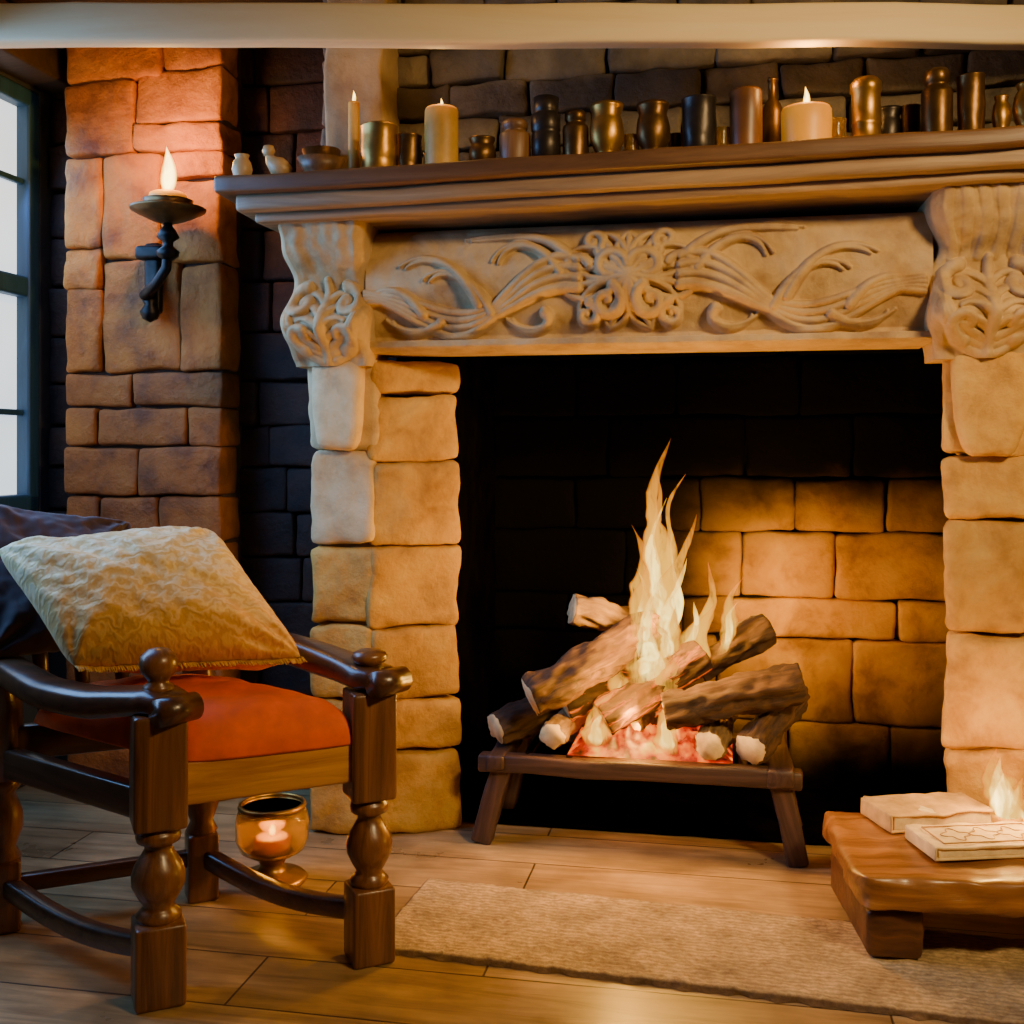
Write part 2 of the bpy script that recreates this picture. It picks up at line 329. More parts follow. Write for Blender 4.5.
for v in (-.98,-.74,-.2,.0): b.rbox((uw,v,(WZ0+WZ1)/2),(.02,.018,WZ1-WZ0),.005,(1,1,1))
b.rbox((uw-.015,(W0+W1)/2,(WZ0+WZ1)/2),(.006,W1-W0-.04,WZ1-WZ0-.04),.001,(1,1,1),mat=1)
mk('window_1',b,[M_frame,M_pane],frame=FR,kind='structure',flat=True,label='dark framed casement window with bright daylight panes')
b=B(); b.rbox((ul+.05,-1.6,2.12),(.12,3.9,.14),.01,(1,8,1),amp=.01,freq=3); mk('trim_1',b,M_dwood,frame=FR,kind='structure',label='timber wall plate under the ceiling')
b=B(); b.rbox((0,0,0),(4.2,.05,.086),.010,(40,2,2),amp=.005,freq=2.5)
mk('trim_2',b,M_cream,local=Matrix.Translation((.1,2.405,1.907)),kind='structure',label='pale cream timber ceiling beam')

# ---------------------------------------------------------------- fireplace
fp=empty('fireplace',(0.85,0,0),FR,label='large carved stone fireplace with stone jambs and wooden mantel',category='fireplace')
b=B()
rows=[(1.209,.98),(.98,.738),(.738,.535),(.535,.344),(.344,.216),(.216,0)]
b.rbox((.10,.28,.6),(.17,.50,1.2),.005,(1,1,1),mat=1)
for i,(z1,z0) in enumerate(rows):
    o=random.uniform(-.008,.012)
    b.rbox((.088+o*.5,.15-o,(z0+z1)/2),(.178+o,.30,z1-z0-.003),.018,(10,4,10),amp=.015,freq=7,tint=random.uniform(.5,1),mat=2 if i<2 else 0)
ca=math.atan2(.12,.204)
rows2=[(1.209,1.12),(1.12,.95),(.95,.735),(.735,.53),(.53,.34),(.34,.212),(.212,0)]
dx,dy=math.cos(ca),math.sin(ca)
for i,(z1,z0) in enumerate(rows2):
    w=.232+random.uniform(-.006,.010); cx=.165+dx*w/2-dy*.10; cy=-.002+dy*w/2+dx*.10
    b.rbox((cx,cy,(z0+z1)/2),(w,.20,z1-z0-.003),.018,(10,3,10),rot=rotz(ca),amp=.014,freq=7,tint=random.uniform(.4,1))
b.rbox((.085,-.012,1.10),(.135,.05,.24),.03,(6,2,6),amp=.006,freq=8,tint=.95,mat=2,fn=lambda V:V*np.stack([1-.25*np.clip(-V[:,2]/.12,0,1)**2,np.ones(len(V)),np.ones(len(V))],1))
mk('jamb',b,[M_jamb,M_mort,M_carve],origin=(.09,.15,0),frame=FR,parent=fp,label='honey coloured stacked stone pier with splayed side')
b=B(); b.rbox((1.72,.20,.6),(.14,.3,1.2),.005,(1,1,1),mat=1)
for i,(z1,z0) in enumerate([(1.208,.969),(.969,.82),(.82,.558),(.558,.30),(.30,.16),(.16,0)]):
    o=random.uniform(-.006,.008)
    b.rbox((1.625,.15-o,(z0+z1)/2),(.19+o,.30,z1-z0-.003),.022,(10,4,10),amp=.015,freq=7,tint=random.uniform(.5,1),fn=lambda V:V+np.stack([(V[:,1]+.15)*.30+.0,V[:,1]*0,V[:,1]*0],1))
    b.rbox((1.80,.16,(z0+z1)/2),(.15,.30,z1-z0-.003),.020,(5,4,7),amp=.011,freq=7,tint=random.uniform(.5,.9))
b.rbox((1.625,-.015,1.09),(.16,.05,.25),.03,(6,2,6),amp=.006,freq=8,tint=.95,fn=lambda V:V*np.stack([1-.35*np.clip(-V[:,2]/.12,0,1)**2,np.ones(len(V)),np.ones(len(V))],1))
mk('jamb',b,[M_jamb,M_mort],origin=(1.66,.15,0),frame=FR,parent=fp,label='honey coloured stacked stone pier')

# carved relief helpers -------------------------------------------------
def spiral(cx,cy,r0,turns,a0,sgn=1,w0=.012,w1=.006,n=90):
    out=[]
    for i in range(n):
        t=i/(n-1); a=a0+sgn*turns*2*math.pi*t; r=r0*(1-t)**.85
        out.append((cx+r*math.cos(a),cy+r*math.sin(a),w0+(w1-w0)*t))
    return out
def bez(p0,p1,p2,p3,w0=.012,w1=.003,n=70):
    out=[]
    for i in range(n):
        t=i/(n-1); q=(1-t)
        x=q**3*p0[0]+3*q*q*t*p1[0]+3*q*t*t*p2[0]+t**3*p3[0]; y=q**3*p0[1]+3*q*q*t*p1[1]+3*q*t*t*p2[1]+t**3*p3[1]
        out.append((x,y,w0+(w1-w0)*t))
    return out
def relief(U,Z,strokes,k=1.):
    P=np.array([p for s_ in strokes for p in s_]); H=np.zeros(U.shape)
    for x,y,r in P:
        m=(np.abs(U-x)<r)&(np.abs(Z-y)<r)
        if m.any():
            d=r*r-(U[m]-x)**2-(Z[m]-y)**2; H[m]=np.maximum(H[m],np.sqrt(np.maximum(d,0))*k)
    return H
S=[]; cu=.82; cz=1.385
def mir(st_): return [(2*cu-x,y,r) for x,y,r in st_]
half=[]
for a,l,w in ((90,.115,.018),(58,.135,.018),(24,.16,.017),(-8,.16,.017),(-38,.15,.017),(-68,.13,.016)):
    r=math.radians(a); e=(cu+l*math.cos(r),cz+l*math.sin(r)*.95)
    for q in (-.6,0,.6):
        half.append(bez((cu,cz),(cu+.4*l*math.cos(r+q),cz+.4*l*math.sin(r+q)),(cu+.8*l*math.cos(r+q*.8),cz+.8*l*math.sin(r+q*.8)),e,.016,w*.4))
half.append(spiral(cu+.042,cz+.025,.040,1.3,3.1,-1,.017,.012)); half.append(spiral(cu+.052,cz-.055,.040,1.3,2.,1,.017,.012)); half.append(spiral(cu+.125,cz+.02,.034,1.2,2.8,-1,.015,.010))
half.append(spiral(cu+.10,cz-.085,.030,1.2,1.8,1,.014,.009)); half.append(spiral(cu+.085,cz+.09,.026,1.2,3.8,-1,.013,.009))
for k in range(4):
    o=(k-1.5)*.026
    half.append([(cu+.12+.54*t, 1.350-.035*t+.056*math.sin(2*math.pi*(1.1*t)+1.0)*(1-.35*t)+o*(.35+.65*abs(math.sin(math.pi*(1.9*t)+.9)))*(1-.45*t), .0155*(1-.4*t)) for t in np.linspace(0,1,330)])
# leaves and tendrils branching from the scroll
for (x,y,pts_) in ((.16,1.40,((.22,1.49),(.30,1.50),(.33,1.435))),(.20,1.31,((.17,1.265),(.26,1.255),(.30,1.30))),(.33,1.31,((.38,1.40),(.45,1.44),(.50,1.395))),(.36,1.33,((.42,1.45),(.50,1.47),(.56,1.43))),(.46,1.29,((.50,1.26),(.56,1.265),(.60,1.30))),(.50,1.31,((.55,1.38),(.61,1.39),(.65,1.34))),(.14,1.44,((.20,1.50),(.26,1.51),(.40,1.495)))):
    for q in (0,.016):
        half.append(bez((cu+x,y),(cu+pts_[0][0],pts_[0][1]+q*.4),(cu+pts_[1][0],pts_[1][1]-q),(cu+pts_[2][0]-q,pts_[2][1]-q*.3),.016,.005))
for s_ in half: S.append(s_); S.append(mir(s_))
Z0,Z1=1.222,1.525; us=np.linspace(.17,1.50,620); zz=np.linspace(Z0,Z1,150); U,Z=np.meshgrid(us,zz)
edge=np.minimum(1,np.minimum((Z-Z0),(Z1-Z))/.012).clip(0,1)
base=.006+.046*np.sin(np.clip((Z-1.262)/(1.53-1.262),0,1)*math.pi)**.8+.038*(Z<1.25)
H=relief(U,Z,S,2.3)*((Z>1.252)&(Z<1.515)); H=H+.028*np.exp(-((U-cu)/.11)**2-((Z-cz)/.09)**2)
rough_=np.array([[noise.noise(Vector((u*9,z*9,1)))*.008+noise.noise(Vector((u*30,z*30,1)))*.003 for u in us] for z in zz])
vv=-(base+H+rough_)*edge**.5
P=np.stack([U,vv,Z],-1); b=B(); b.grid(P); b.rbox(((.17+1.5)/2,.06,(Z0+Z1)/2),(1.33,.125,Z1-Z0),.004,(1,1,1))
mk('lintel',b,M_carve,origin=(.83,0,1.22),frame=FR,parent=fp,label='stone lintel carved with scrolling acanthus leaves')
def corbel(u0,u1,z0,z1,proj,sd,flute,rk,name='corbel'):
    w=u1-u0; cx=(u0+u1)/2; us=np.linspace(u0,u1,130); zz=np.linspace(z0,z1,190); U,Z=np.meshgrid(us,zz); h=z1-z0; t=(Z-z0)/h
    prof=.030+ .090*np.exp(-((t-.28)/.17)**2) + (proj-.03)*(1/(1+np.exp(-(t-.70)*12)))
    SS=[]; F=[]
    for i in range(6):
        x=u0+w*(.08+.168*i); F.append([(x+(cx-x)*.15*(1-q)+.006*math.sin(q*5+sd+i),z0+h*(.62+.36*q),w*.05) for q in np.linspace(0,1,50)])
    for sg in (-1,1):
        SS.append(spiral(cx+sg*w*.26,z0+h*.45,w*.17,1.1,math.pi/2,-sg,.018,.013))
        SS.append(spiral(cx+sg*w*.23,z0+h*.19,w*.14,1.0,-math.pi/2,sg,.017,.012))
        for q in (0,.02,.04): SS.append(bez((cx+sg*q*.4,z0+.008+q*.8),(cx+sg*.2*w,z0+.015+q),(cx+sg*.46*w,z0+.04+q),(cx+sg*(.46*w-q*.6),z0+h*.50),.014,.007))
        for q in range(4): SS.append(bez((cx,z0+h*(.15+.1*q)),(cx+sg*.1*w,z0+h*(.22+.1*q)),(cx+sg*.2*w,z0+h*(.24+.1*q)),(cx+sg*.27*w,z0+h*(.20+.1*q)),.012,.006))
    SS.append(bez((cx,z0+.01),(cx,z0+.06),(cx+.01*math.sin(sd),z0+.12),(cx,z0+h*.60),.018,.012))
    H=relief(U,Z,SS,rk)+relief(U,Z,F,flute); narrow=1-.18*np.exp(-((t-.66)/.10)**2)-.14*np.clip(.2-t,0,1)/.2
    narrow=narrow+.03*np.sin(t*19+sd)
    Uw=cx+(U-cx)*narrow
    e=np.minimum(1,np.minimum(U-u0,u1-U)/.02).clip(0,1)**.5
    rg=np.array([[noise.noise(Vector((u*12,z*12,sd)))*.014+noise.noise(Vector((u*35,z*35,sd)))*.006 for u in us] for z in zz])
    vv=-(prof*(.72+.28*e)+H*e+rg); b=B(); P=np.stack([Uw,vv,Z],-1); b.grid(P)
    for col,fl in ((0,True),(-1,False)):
        a=P[:,col]; c_=a.copy(); c_[:,1]=.10; b.grid(np.stack([a,(a+c_)/2,c_],1),flip=fl)
    for row,fl in ((0,False),(-1,True)):
        a=P[row]; c_=a.copy(); c_[:,1]=.10; b.grid(np.stack([a,c_],1),flip=fl)
    return mk(name,b,M_carve,origin=(cx,0,z0),frame=FR,parent=fp,label='carved scroll bracket under the mantel')
corbel(-.035,.185,1.19,1.535,.14,1.,.05,1.3); corbel(1.49,1.735,1.185,1.55,.14,3.,.40,1.4)
# mantel shelf (old board, very slightly out of level)
def tiltz(V): W=V.copy(); W[:,2]+=.013*V[:,0]; return W
b=B()
for (z0,z1,vf,uo,mi) in ((1.528,1.554,-.170,.075,1),(1.550,1.590,-.205,.040,1),(1.587,1.628,-.235,.0,0)):
    cxx=(-.145+uo+2.05)/2
    b.rbox((cxx,(vf+.12)/2,(z0+z1)/2+.013*cxx),(2.05+.145-uo,.12-vf,z1-z0),.009,(60,3,2),amp=.004,freq=5,fn=tiltz,mat=mi)
mk('mantel_shelf',b,[M_mantel,M_mould],origin=(.9,0,1.52),frame=FR,parent=fp,label='dark timber mantel shelf with paler worn moulding')
b=B(); b.rbox((1.05,.22,1.88),(2.06,.2,.68),.005,(1,1,1),mat=1)
courses(b,.0,2.06,[1.56,1.66,1.745,1.83,1.92,2.01,2.1,2.2],.085,.09,.17,.30,amp=.012)
b.rbox((.13,.045,1.87),(.155,.13,.60),.012,(4,3,8),amp=.012,freq=7,mat=2,tint=.3)
mk('chimney_breast',b,[M_grey,M_mortd,M_carve],origin=(1.05,.2,1.56),frame=FR,parent=fp,label='dark rough stone courses above the mantel')
# firebox
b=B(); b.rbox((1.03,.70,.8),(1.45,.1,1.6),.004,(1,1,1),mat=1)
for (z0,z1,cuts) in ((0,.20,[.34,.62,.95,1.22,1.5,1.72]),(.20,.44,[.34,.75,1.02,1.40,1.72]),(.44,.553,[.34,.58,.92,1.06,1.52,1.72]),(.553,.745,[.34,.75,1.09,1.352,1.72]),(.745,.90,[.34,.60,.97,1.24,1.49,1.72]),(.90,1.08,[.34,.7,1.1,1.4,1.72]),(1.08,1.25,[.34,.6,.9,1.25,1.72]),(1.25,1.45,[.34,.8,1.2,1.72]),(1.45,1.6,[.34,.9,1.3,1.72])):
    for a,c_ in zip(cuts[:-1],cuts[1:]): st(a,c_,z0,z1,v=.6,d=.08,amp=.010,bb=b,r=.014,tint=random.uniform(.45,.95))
mk('fireback',b,[M_fback,M_mortd],origin=(0,0,0),frame=FR,parent=fp,label='stone fireback glowing in firelight with painted shade around')
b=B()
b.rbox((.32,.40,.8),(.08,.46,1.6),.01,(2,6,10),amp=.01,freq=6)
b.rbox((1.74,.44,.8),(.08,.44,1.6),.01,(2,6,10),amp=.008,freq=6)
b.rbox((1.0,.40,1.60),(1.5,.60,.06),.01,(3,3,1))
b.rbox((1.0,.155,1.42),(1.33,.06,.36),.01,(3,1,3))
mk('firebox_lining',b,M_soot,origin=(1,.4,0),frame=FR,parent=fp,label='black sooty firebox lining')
b=B(); P=np.array([[(x,y,.004+.006*(1+noise.noise(Vector((x*14,y*14,3))))) for y in np.linspace(.16,.62,24)] for x in np.linspace(.34,1.70,60)]); b.grid(P,flip=True)
mk('ash_hearth',b,M_soot,origin=(1,.4,0),frame=FR,parent=fp,label='ash blackened hearth bed')

# ---------------------------------------------------------------- grate
g=empty('fire_grate',(.84,.18,0),FR,label='low dark timber and iron fire grate holding burning logs',category='fire grate')
zt=.205
def gb(name,p0,p1,w,h,mat=M_grate,**k): return beam(name,p0,p1,w,h,mat,parent=g,frame=FR,amp=k.pop('amp',.006),**k)
gb('rail',(.44,.03,zt),(1.22,.02,zt),.05,.045); gb('rail',(.46,.33,zt),(1.20,.33,zt),.05,.045)
gb('crossbar',(.485,.0,zt+.005),(.485,.36,zt+.005),.045,.04); gb('crossbar',(1.17,-.01,zt+.005),(1.17,.36,zt+.005),.06,.045)
for i in range(6): gb('bar',(.56+i*.105,.02,zt+.012),(.56+i*.105,.34,zt+.012),.022,.02,M_iron,amp=.001)
for (u,v,du) in ((.50,.05,-.055),(.50,.31,-.05),(1.165,.04,.05),(1.165,.31,.05)):
    gb('leg',(u,v,zt),(u+du,v-.005,.0),.05,.06,up=(0,1,0))
b=B()
P=[]
for i in range(80):
    row=[]
    for j in range(34):
        x=.66+.40*i/79; y=.035+.28*j/33; e=min(i,79-i)/10; f=min(j,33-j)/6; k=min(1,e)*min(1,f)
        row.append((x,y,.229+.050*k+.045*noise.noise(Vector((x*28,y*28,0)))*k+.012*noise.noise(Vector((x*80,y*80,0)))*k))
    P.append(row)
b.grid(np.array(P),flip=True); mk('ember_bed',b,M_ember,origin=(.84,.18,.225),frame=FR,kind='stuff',label='bed of glowing red embers in the grate',category='embers')

# ---------------------------------------------------------------- logs
LG=[((.575,.0,.375),(.875,.16,.53),.050,0,.8,'split log with pale cut end and brown bark'),
    ((.655,.16,.575),(.86,.25,.50),.040,1,.9,'pale split log lying across the top of the fire'),
    ((.475,.07,.275),(.70,.26,.36),.038,0,.25,'short charred log with dark bark'),
    ((.628,.02,.275),(.655,.27,.29),.034,1,.6,'small round log with pale sawn end'),
    ((.745,.06,.315),(.985,.15,.47),.043,2,.45,'burning log with glowing tip'),
    ((.895,.05,.345),(1.220,.10,.415),.046,0,.5,'thick dark barked log on top of the pile'),
    ((.975,.17,.43),(1.150,.21,.53),.038,0,.3,'short charred log with rough bark'),
    ((1.01,.015,.275),(1.03,.30,.29),.036,1,.5,'small round log with orange sawn end'),
    ((1.10,.01,.275),(1.215,.27,.355),.041,0,.6,'grey brown log with sawn end resting on the grate'),
    ((.80,.10,.29),(.86,.30,.30),.04,2,.2,'charred log glowing in the embers'),
    ((.64,.12,.33),(.86,.20,.40),.036,2,.2,'charred log smouldering under the pile'),
    ((.90,.14,.33),(1.12,.22,.36),.038,0,.2,'charred log buried in the middle of the pile')]
for i,(p0,p1,r,mi,ti,lb) in enumerate(LG):
    p0=Vector(p0);p1=Vector(p1); d=p1-p0; ln=d.length; x=d.normalized(); y=Vector((0,0,1)).cross(x).normalized(); z=x.cross(y); c=(p0+p1)/2
    Lm=Matrix(((x.x,y.x,z.x,c.x),(x.y,y.y,z.y,c.y),(x.z,y.z,z.z,c.z),(0,0,0,1))); n=60; sd=random.random()*9
    pts=[((q-.5)*ln,.005*math.sin(q*4+sd),.004*math.cos(q*5+sd)) for q in np.linspace(0,1,n)]
    rad=[r*(1+.10*noise.noise(Vector((q*3,sd,0)))) for q in np.linspace(0,1,n)]; rad[0]*=.95; rad[-1]*=.95
    b=B().tube(pts,rad,44,amp=.30,freq=44,tint=ti,capmat=1,cap2=2 if mi==2 else 1)
    mk('firewood_log',b,[[M_bark,M_pale,M_char][mi],M_cut,M_cutg],frame=FR,local=Lm,label=lb,category='log',group='logs burning in the grate')

# ---------------------------------------------------------------- flames
def tongue(b,base,tip,w,bend=.03,ph=0.,seg=18,n=54,flat=.5,mat=0,wave=.15):
    base=np.array(base);tip=np.array(tip); pts=[];rad=[];tt=[]
    for i in range(n):
        t=i/(n-1); p=base+(tip-base)*t; k=bend*(math.sin(t*math.pi*1.9+ph)-math.sin(ph)*(1-t)-math.sin(math.pi*1.9+ph)*t)*t**.4+wave*bend*math.sin(t*12+ph*3)*t*(1-t)*4; p=p+np.array((k,.4*k,0)); pts.append(p)
        ww=w*1.75*(t+.02)**.40*(1-t)**1.15*(1+.16*math.sin(t*10+ph*5))+.0004
        rad.append((ww,ww*flat)); tt.append(t)
    b.tube(pts,rad,seg,up=(0,1,0.01),tint=tt,amp=.6,freq=16,mat=mat)
b=B()
T=[((.87,.14,.40),(.908,.15,1.01),.052,.034,.4),((.845,.16,.40),(.808,.16,.79),.040,-.026,.2),((.905,.13,.40),(.972,.14,.82),.042,.030,2.0),((.94,.14,.42),(1.00,.15,.70),.032,-.02,1.),
   ((.87,.10,.36),(.865,.10,.74),.068,.018,1.4),((1.03,.15,.46),(1.088,.15,.665),.026,.016,.5),((.98,.15,.44),(1.02,.15,.60),.034,.01,1.5),
   ((.80,.10,.28),(.785,.10,.47),.044,.012,.4),((.72,.055,.24),(.75,.07,.37),.040,.010,1.),((.90,.045,.24),(.925,.04,.38),.044,.010,1.1),
   ((.90,.17,.45),(.868,.17,.93),.026,.034,2.6),((.88,.16,.55),(.945,.15,.92),.020,-.03,3.4)]
for t in T: tongue(b,t[0],t[1],t[2],t[3],t[4])
for t in [((.87,.13,.42),(.898,.14,.86),.028,.026,.5),((.85,.15,.42),(.822,.15,.68),.022,-.016,.2),((.90,.12,.41),(.948,.13,.71),.024,.018,2.),((.87,.09,.38),(.868,.09,.64),.046,.012,1.4),
          ((.93,.13,.42),(.965,.14,.60),.020,-.012,1.),((.80,.09,.28),(.79,.09,.41),.026,.008,.4),((.725,.06,.25),(.745,.06,.33),.022,.006,1.),((.90,.05,.25),(.915,.04,.34),.024,.006,1.1),((.88,.15,.45),(.91,.15,.76),.016,-.024,2.2),((1.04,.15,.48),(1.072,.15,.60),.014,.01,.5)]:
    tongue(b,t[0],t[1],t[2],t[3],t[4],mat=1)
mk('fire',b,[M_flame,M_flamei],origin=(.88,.14,.3),frame=FR,kind='stuff',label='bright yellow flames rising from burning logs',category='fire')

def flame(parent,c,h,r,frame=FR,mat=M_flamec):
    b=B(); n=30; ts=[.5-.5*math.cos(math.pi*k/(n-1)) for k in range(n)]
    pts=[(c[0]+.05*h*math.sin(t*4)*t,c[1],c[2]+h*t) for t in ts]
    rad=[max(.0003,r*1.75*(t**.5)*((1-t)**1.1)) for t in ts]
    b.tube(pts,rad,18,up=(0,1,0),tint=[.16+t*.55 for t in ts])
    return mk('flame',b,mat,origin=c,frame=frame,parent=parent,label='small bright candle flame')

# ---------------------------------------------------------------- mantel objects
MZ=1.628
def mz(u): return MZ+.013*u
def item(name,u,v,prof,mats,label,category,group=None,seg=28,mi=None,z=None,frame=FR,wob=.03):
    z=mz(u) if z is None else z; h=max(p[1] for p in prof); k=(h-.013*u)/h*(.93 if u>.4 else 1); prof=[(r*.96,q*k) for r,q in prof]
    b=B().lathe(prof,(u,v,z),seg,mats=mi,wob=wob); return mk(name,b,mats,origin=(u,v,z),frame=frame,label=label,category=category,group=group)
def cup(r,h,t=.004,foot=1.,lip=1.):
    return [(r*foot,0),(r*foot,.006),(r*.95,.012),(r*.93,h*.3),(r*.96,h*.33),(r,h*.5),(r*.97,h*.75),(r*lip,h-.006),(r*lip*1.04,h-.003),(r*lip*1.04,h),(r*lip-t,h),(r-t-.002,h*.5),(r*.8,.014),(0,.012)]
def jar(r,h): return [(r*.9,0),(r,.01),(r,h*.66),(r*.93,h*.72),(r*.72,h*.76),(r*.72,h*.80),(r*.82,h*.82),(r*.82,h*.95),(r*.72,h),(0,h)]
def squat(r,h): return [(r*.6,0),(r*.65,.006),(r*.55,h*.10),(r*.70,h*.18),(r*.98,h*.35),(r,h*.55),(r*.9,h*.72),(r*.8,h*.80),(r*.95,h*.94),(r*.98,h),(r*.85,h),(r*.72,h*.82),(0,h*.5)]
def bulb(r,h): return [(r*.55,0),(r*.6,.006),(r*.45,h*.1),(r*.85,h*.3),(r,h*.52),(r*.85,h*.75),(r*.6,h*.88),(r*.72,h*.97),(r*.72,h),(r*.6,h),(r*.5,h*.9),(0,h*.85)]
def candle(u,v,r,h,wm,label,lit=0,z=None,frame=FR,name='pillar_candle',fr=.26):
    if z is None: z=mz(u); h-=.013*u
    e=empty(name,(u,v,z),frame,label=label,category='candle')
    b=B().lathe([(r*.97,0),(r,.005),(r*.985,h*.3),(r,h*.6),(r*.99,h-.006),(r*.93,h),(r*.75,h-.003),(r*.4,h-.008),(0,h-.009)],(u,v,z),30,wob=.018); mk('wax_body',b,wm,origin=(u,v,z),frame=frame,parent=e)
    b=B().tube([(u,v,z+h-.01),(u+.001,v,z+h+.003),(u+.003,v,z+h+.012)],[.0018]*3,6,up=(0,1,0)); mk('wick',b,M_wick,origin=(u,v,z+h),frame=frame,parent=e)
    if lit: flame(e,(u,v,z+h-.001),lit,lit*fr,frame)
    return e
mv=-.14
item('candle_cup',-.115,mv,bulb(.026,.072),M_white,'small round cream ceramic cup','cup')
zb=mz(-.02)
e=empty('bird_figurine',(-.022,mv,zb),FR,label='small cream carved bird figurine',category='figurine')
b=B().tube([(-.052,mv,zb+.075),(-.04,mv,zb+.055),(-.022,mv,zb+.038),(-.002,mv,zb+.032),(.012,mv,zb+.036)],[.004,.015,.026,.022,.005],14,up=(0,1,0)); mk('body',b,M_white,origin=(-.022,mv,zb),frame=FR,parent=e)
b=B().lathe([(0,0),(.012,.005),(.016,.016),(.012,.028),(0,.032)],(-.046,mv,zb+.062)); mk('head',b,M_white,origin=(-.046,mv,zb+.06),frame=FR,parent=e)
b=B().lathe([(.022,0),(.02,.006),(.008,.012),(.008,.02)],(-.022,mv,zb)); mk('base',b,M_bowl,origin=(-.022,mv,zb),frame=FR,parent=e)
item('bowl',.088,mv,[(.03,0),(.03,.006),(.045,.02),(.060,.05),(.056,.05),(.04,.022),(0,.014)],M_bowl,'small turned wooden bowl','bowl')
item('saucer_bowl',.06,-.06,[(.03,0),(.035,.03),(.05,.095),(.046,.095),(.03,.03),(0,.02)],M_brassd,'dark brass bowl behind a wooden bowl','bowl')
candle(.143,-.06,.014,.21,M_wax,'slim honey taper candle in front of the stone post',.03,name='taper_candle')
item('mug',.235,mv,cup(.046,.122),M_brass,'large aged brass mug','mug'); item('cup',.300,-.12,cup(.034,.10),M_brassd,'dark dented brass cup','cup')
candle(.387,mv,.040,.155,M_wax,'thick honey pillar candle with small flame',.026)
item('pot',.485,mv,squat(.033,.085),M_brassd,'small dark brass pot','pot')
item('jar',.563,mv,jar(.038,.124),M_bowl,'brown wooden lidded jar','jar')
item('canister',.636,mv,[(.035,0),(.035,.08),(.032,.085),(.035,.09),(.036,.13),(.028,.136),(.030,.14),(.031,.176),(0,.178)],M_pewter,'tall dark pewter canister','canister')
item('jar',.705,mv,jar(.031,.138),M_brassd,'dark bronze lidded jar','jar')
item('bowl_cup',.777,mv,squat(.041,.150),M_brass,'flared footed brass cup','cup')
item('vase',.882,mv,squat(.040,.145),M_brassd,'round squat brass vase','vase')
item('cup',.985,mv,cup(.040,.150,lip=1.0),M_pewter,'dark metal beaker cup','cup')
candle(1.088,mv,.036,.154,M_waxb,'unlit brown pillar candle',0)
item('bottle',1.150,-.04,[(.026,0),(.028,.01),(.028,.13),(.020,.155),(.010,.17),(.010,.215),(.013,.218),(.013,.225),(0,.225)],M_brassd,'slim dark metal bottle','bottle')
candle(1.218,mv,.055,.106,M_waxo,'squat glowing orange candle with a bright flame',.050)
item('canister',1.345,mv,[(.034,0),(.035,.01),(.032,.015),(.032,.05),(.034,.055),(.032,.06),(.032,.135),(.035,.14),(.035,.162),(.026,.174),(0,.176)],M_brass,'tall aged brass canister','canister')
item('pot',1.405,-.05,squat(.03,.13),M_pewter,'dark squat metal pot','pot')
item('votive_glass',1.283,-.13,cup(.022,.085),M_glass,'tiny amber glass votive','votive')
item('votive_glass',.832,-.13,cup(.018,.075),M_glass,'tiny amber glass votive','votive')
item('votive_glass',1.035,-.13,cup(.018,.080),M_glass,'tiny amber glass votive','votive')
item('jar',1.492,mv,jar(.034,.184),M_brassd,'tall dark lidded jar','jar')
item('cup',1.561,mv,cup(.030,.165),M_brassd,'tall dim brass tumbler','cup')
item('pot',1.622,mv,bulb(.021,.115),M_brass,'tiny polished brass pot','pot')
item('vase',1.675,mv,bulb(.033,.14),M_brass,'round shiny brass vase','vase')
for (u,h,r) in ((.34,.07,.02),(.93,.08,.02),(1.45,.11,.022)):
    item('small_cup',u,-.06,cup(r,h+.013*u),M_brassd,'tiny dark metal cup at the back of the mantel','cup',group='small metal cups on the mantel')

# ---------------------------------------------------------------- wall sconce
s=empty('wall_sconce',(-.54,.19,1.45),FR,label='black iron wall sconce with lit candle',category='wall sconce')
b=B(); b.rbox((-.53,.185,1.46),(.05,.03,.20),.012,(3,1,5)); b.lathe([(0,0),(.02,.01),(.028,.03),(.015,.05),(.022,.06),(0,.075)],(-.53,.165,1.335)); b.rbox((-.53,.17,1.53),(.085,.04,.04),.012,(3,1,2))
mk('wall_plate',b,M_iron,origin=(-.53,.19,1.45),frame=FR,parent=s)
b=B(); b.tube([(-.53,.165,1.42),(-.52,.12,1.405),(-.47,.09,1.43),(-.435,.08,1.47),(-.43,.08,1.52),(-.43,.08,1.60)],[.016,.016,.014,.014,.013,.012],12,up=(0,.3,1))
b.lathe([(.012,0),(.028,.012),(.03,.025),(.014,.038),(.014,.05),(.03,.062),(.022,.08),(.014,.09)],(-.43,.08,1.49))
mk('arm',b,M_iron,origin=(-.47,.1,1.42),frame=FR,parent=s)
b=B().lathe([(.02,0),(.045,.008),(.075,.022),(.098,.034),(.10,.040),(.09,.040),(.062,.03),(.058,.034),(.062,.05),(.066,.062),(.060,.064),(.03,.05),(0,.05)],(-.43,.08,1.59),36); mk('drip_pan',b,M_brassd,origin=(-.43,.08,1.59),frame=FR,parent=s)
b=B().lathe([(.05,0),(.052,.01),(.048,.024),(.04,.028),(0,.024)],(-.43,.08,1.645)); mk('candle',b,M_waxo,origin=(-.43,.08,1.645),frame=FR,parent=s)
flame(s,(-.43,.08,1.672),.125,.034)

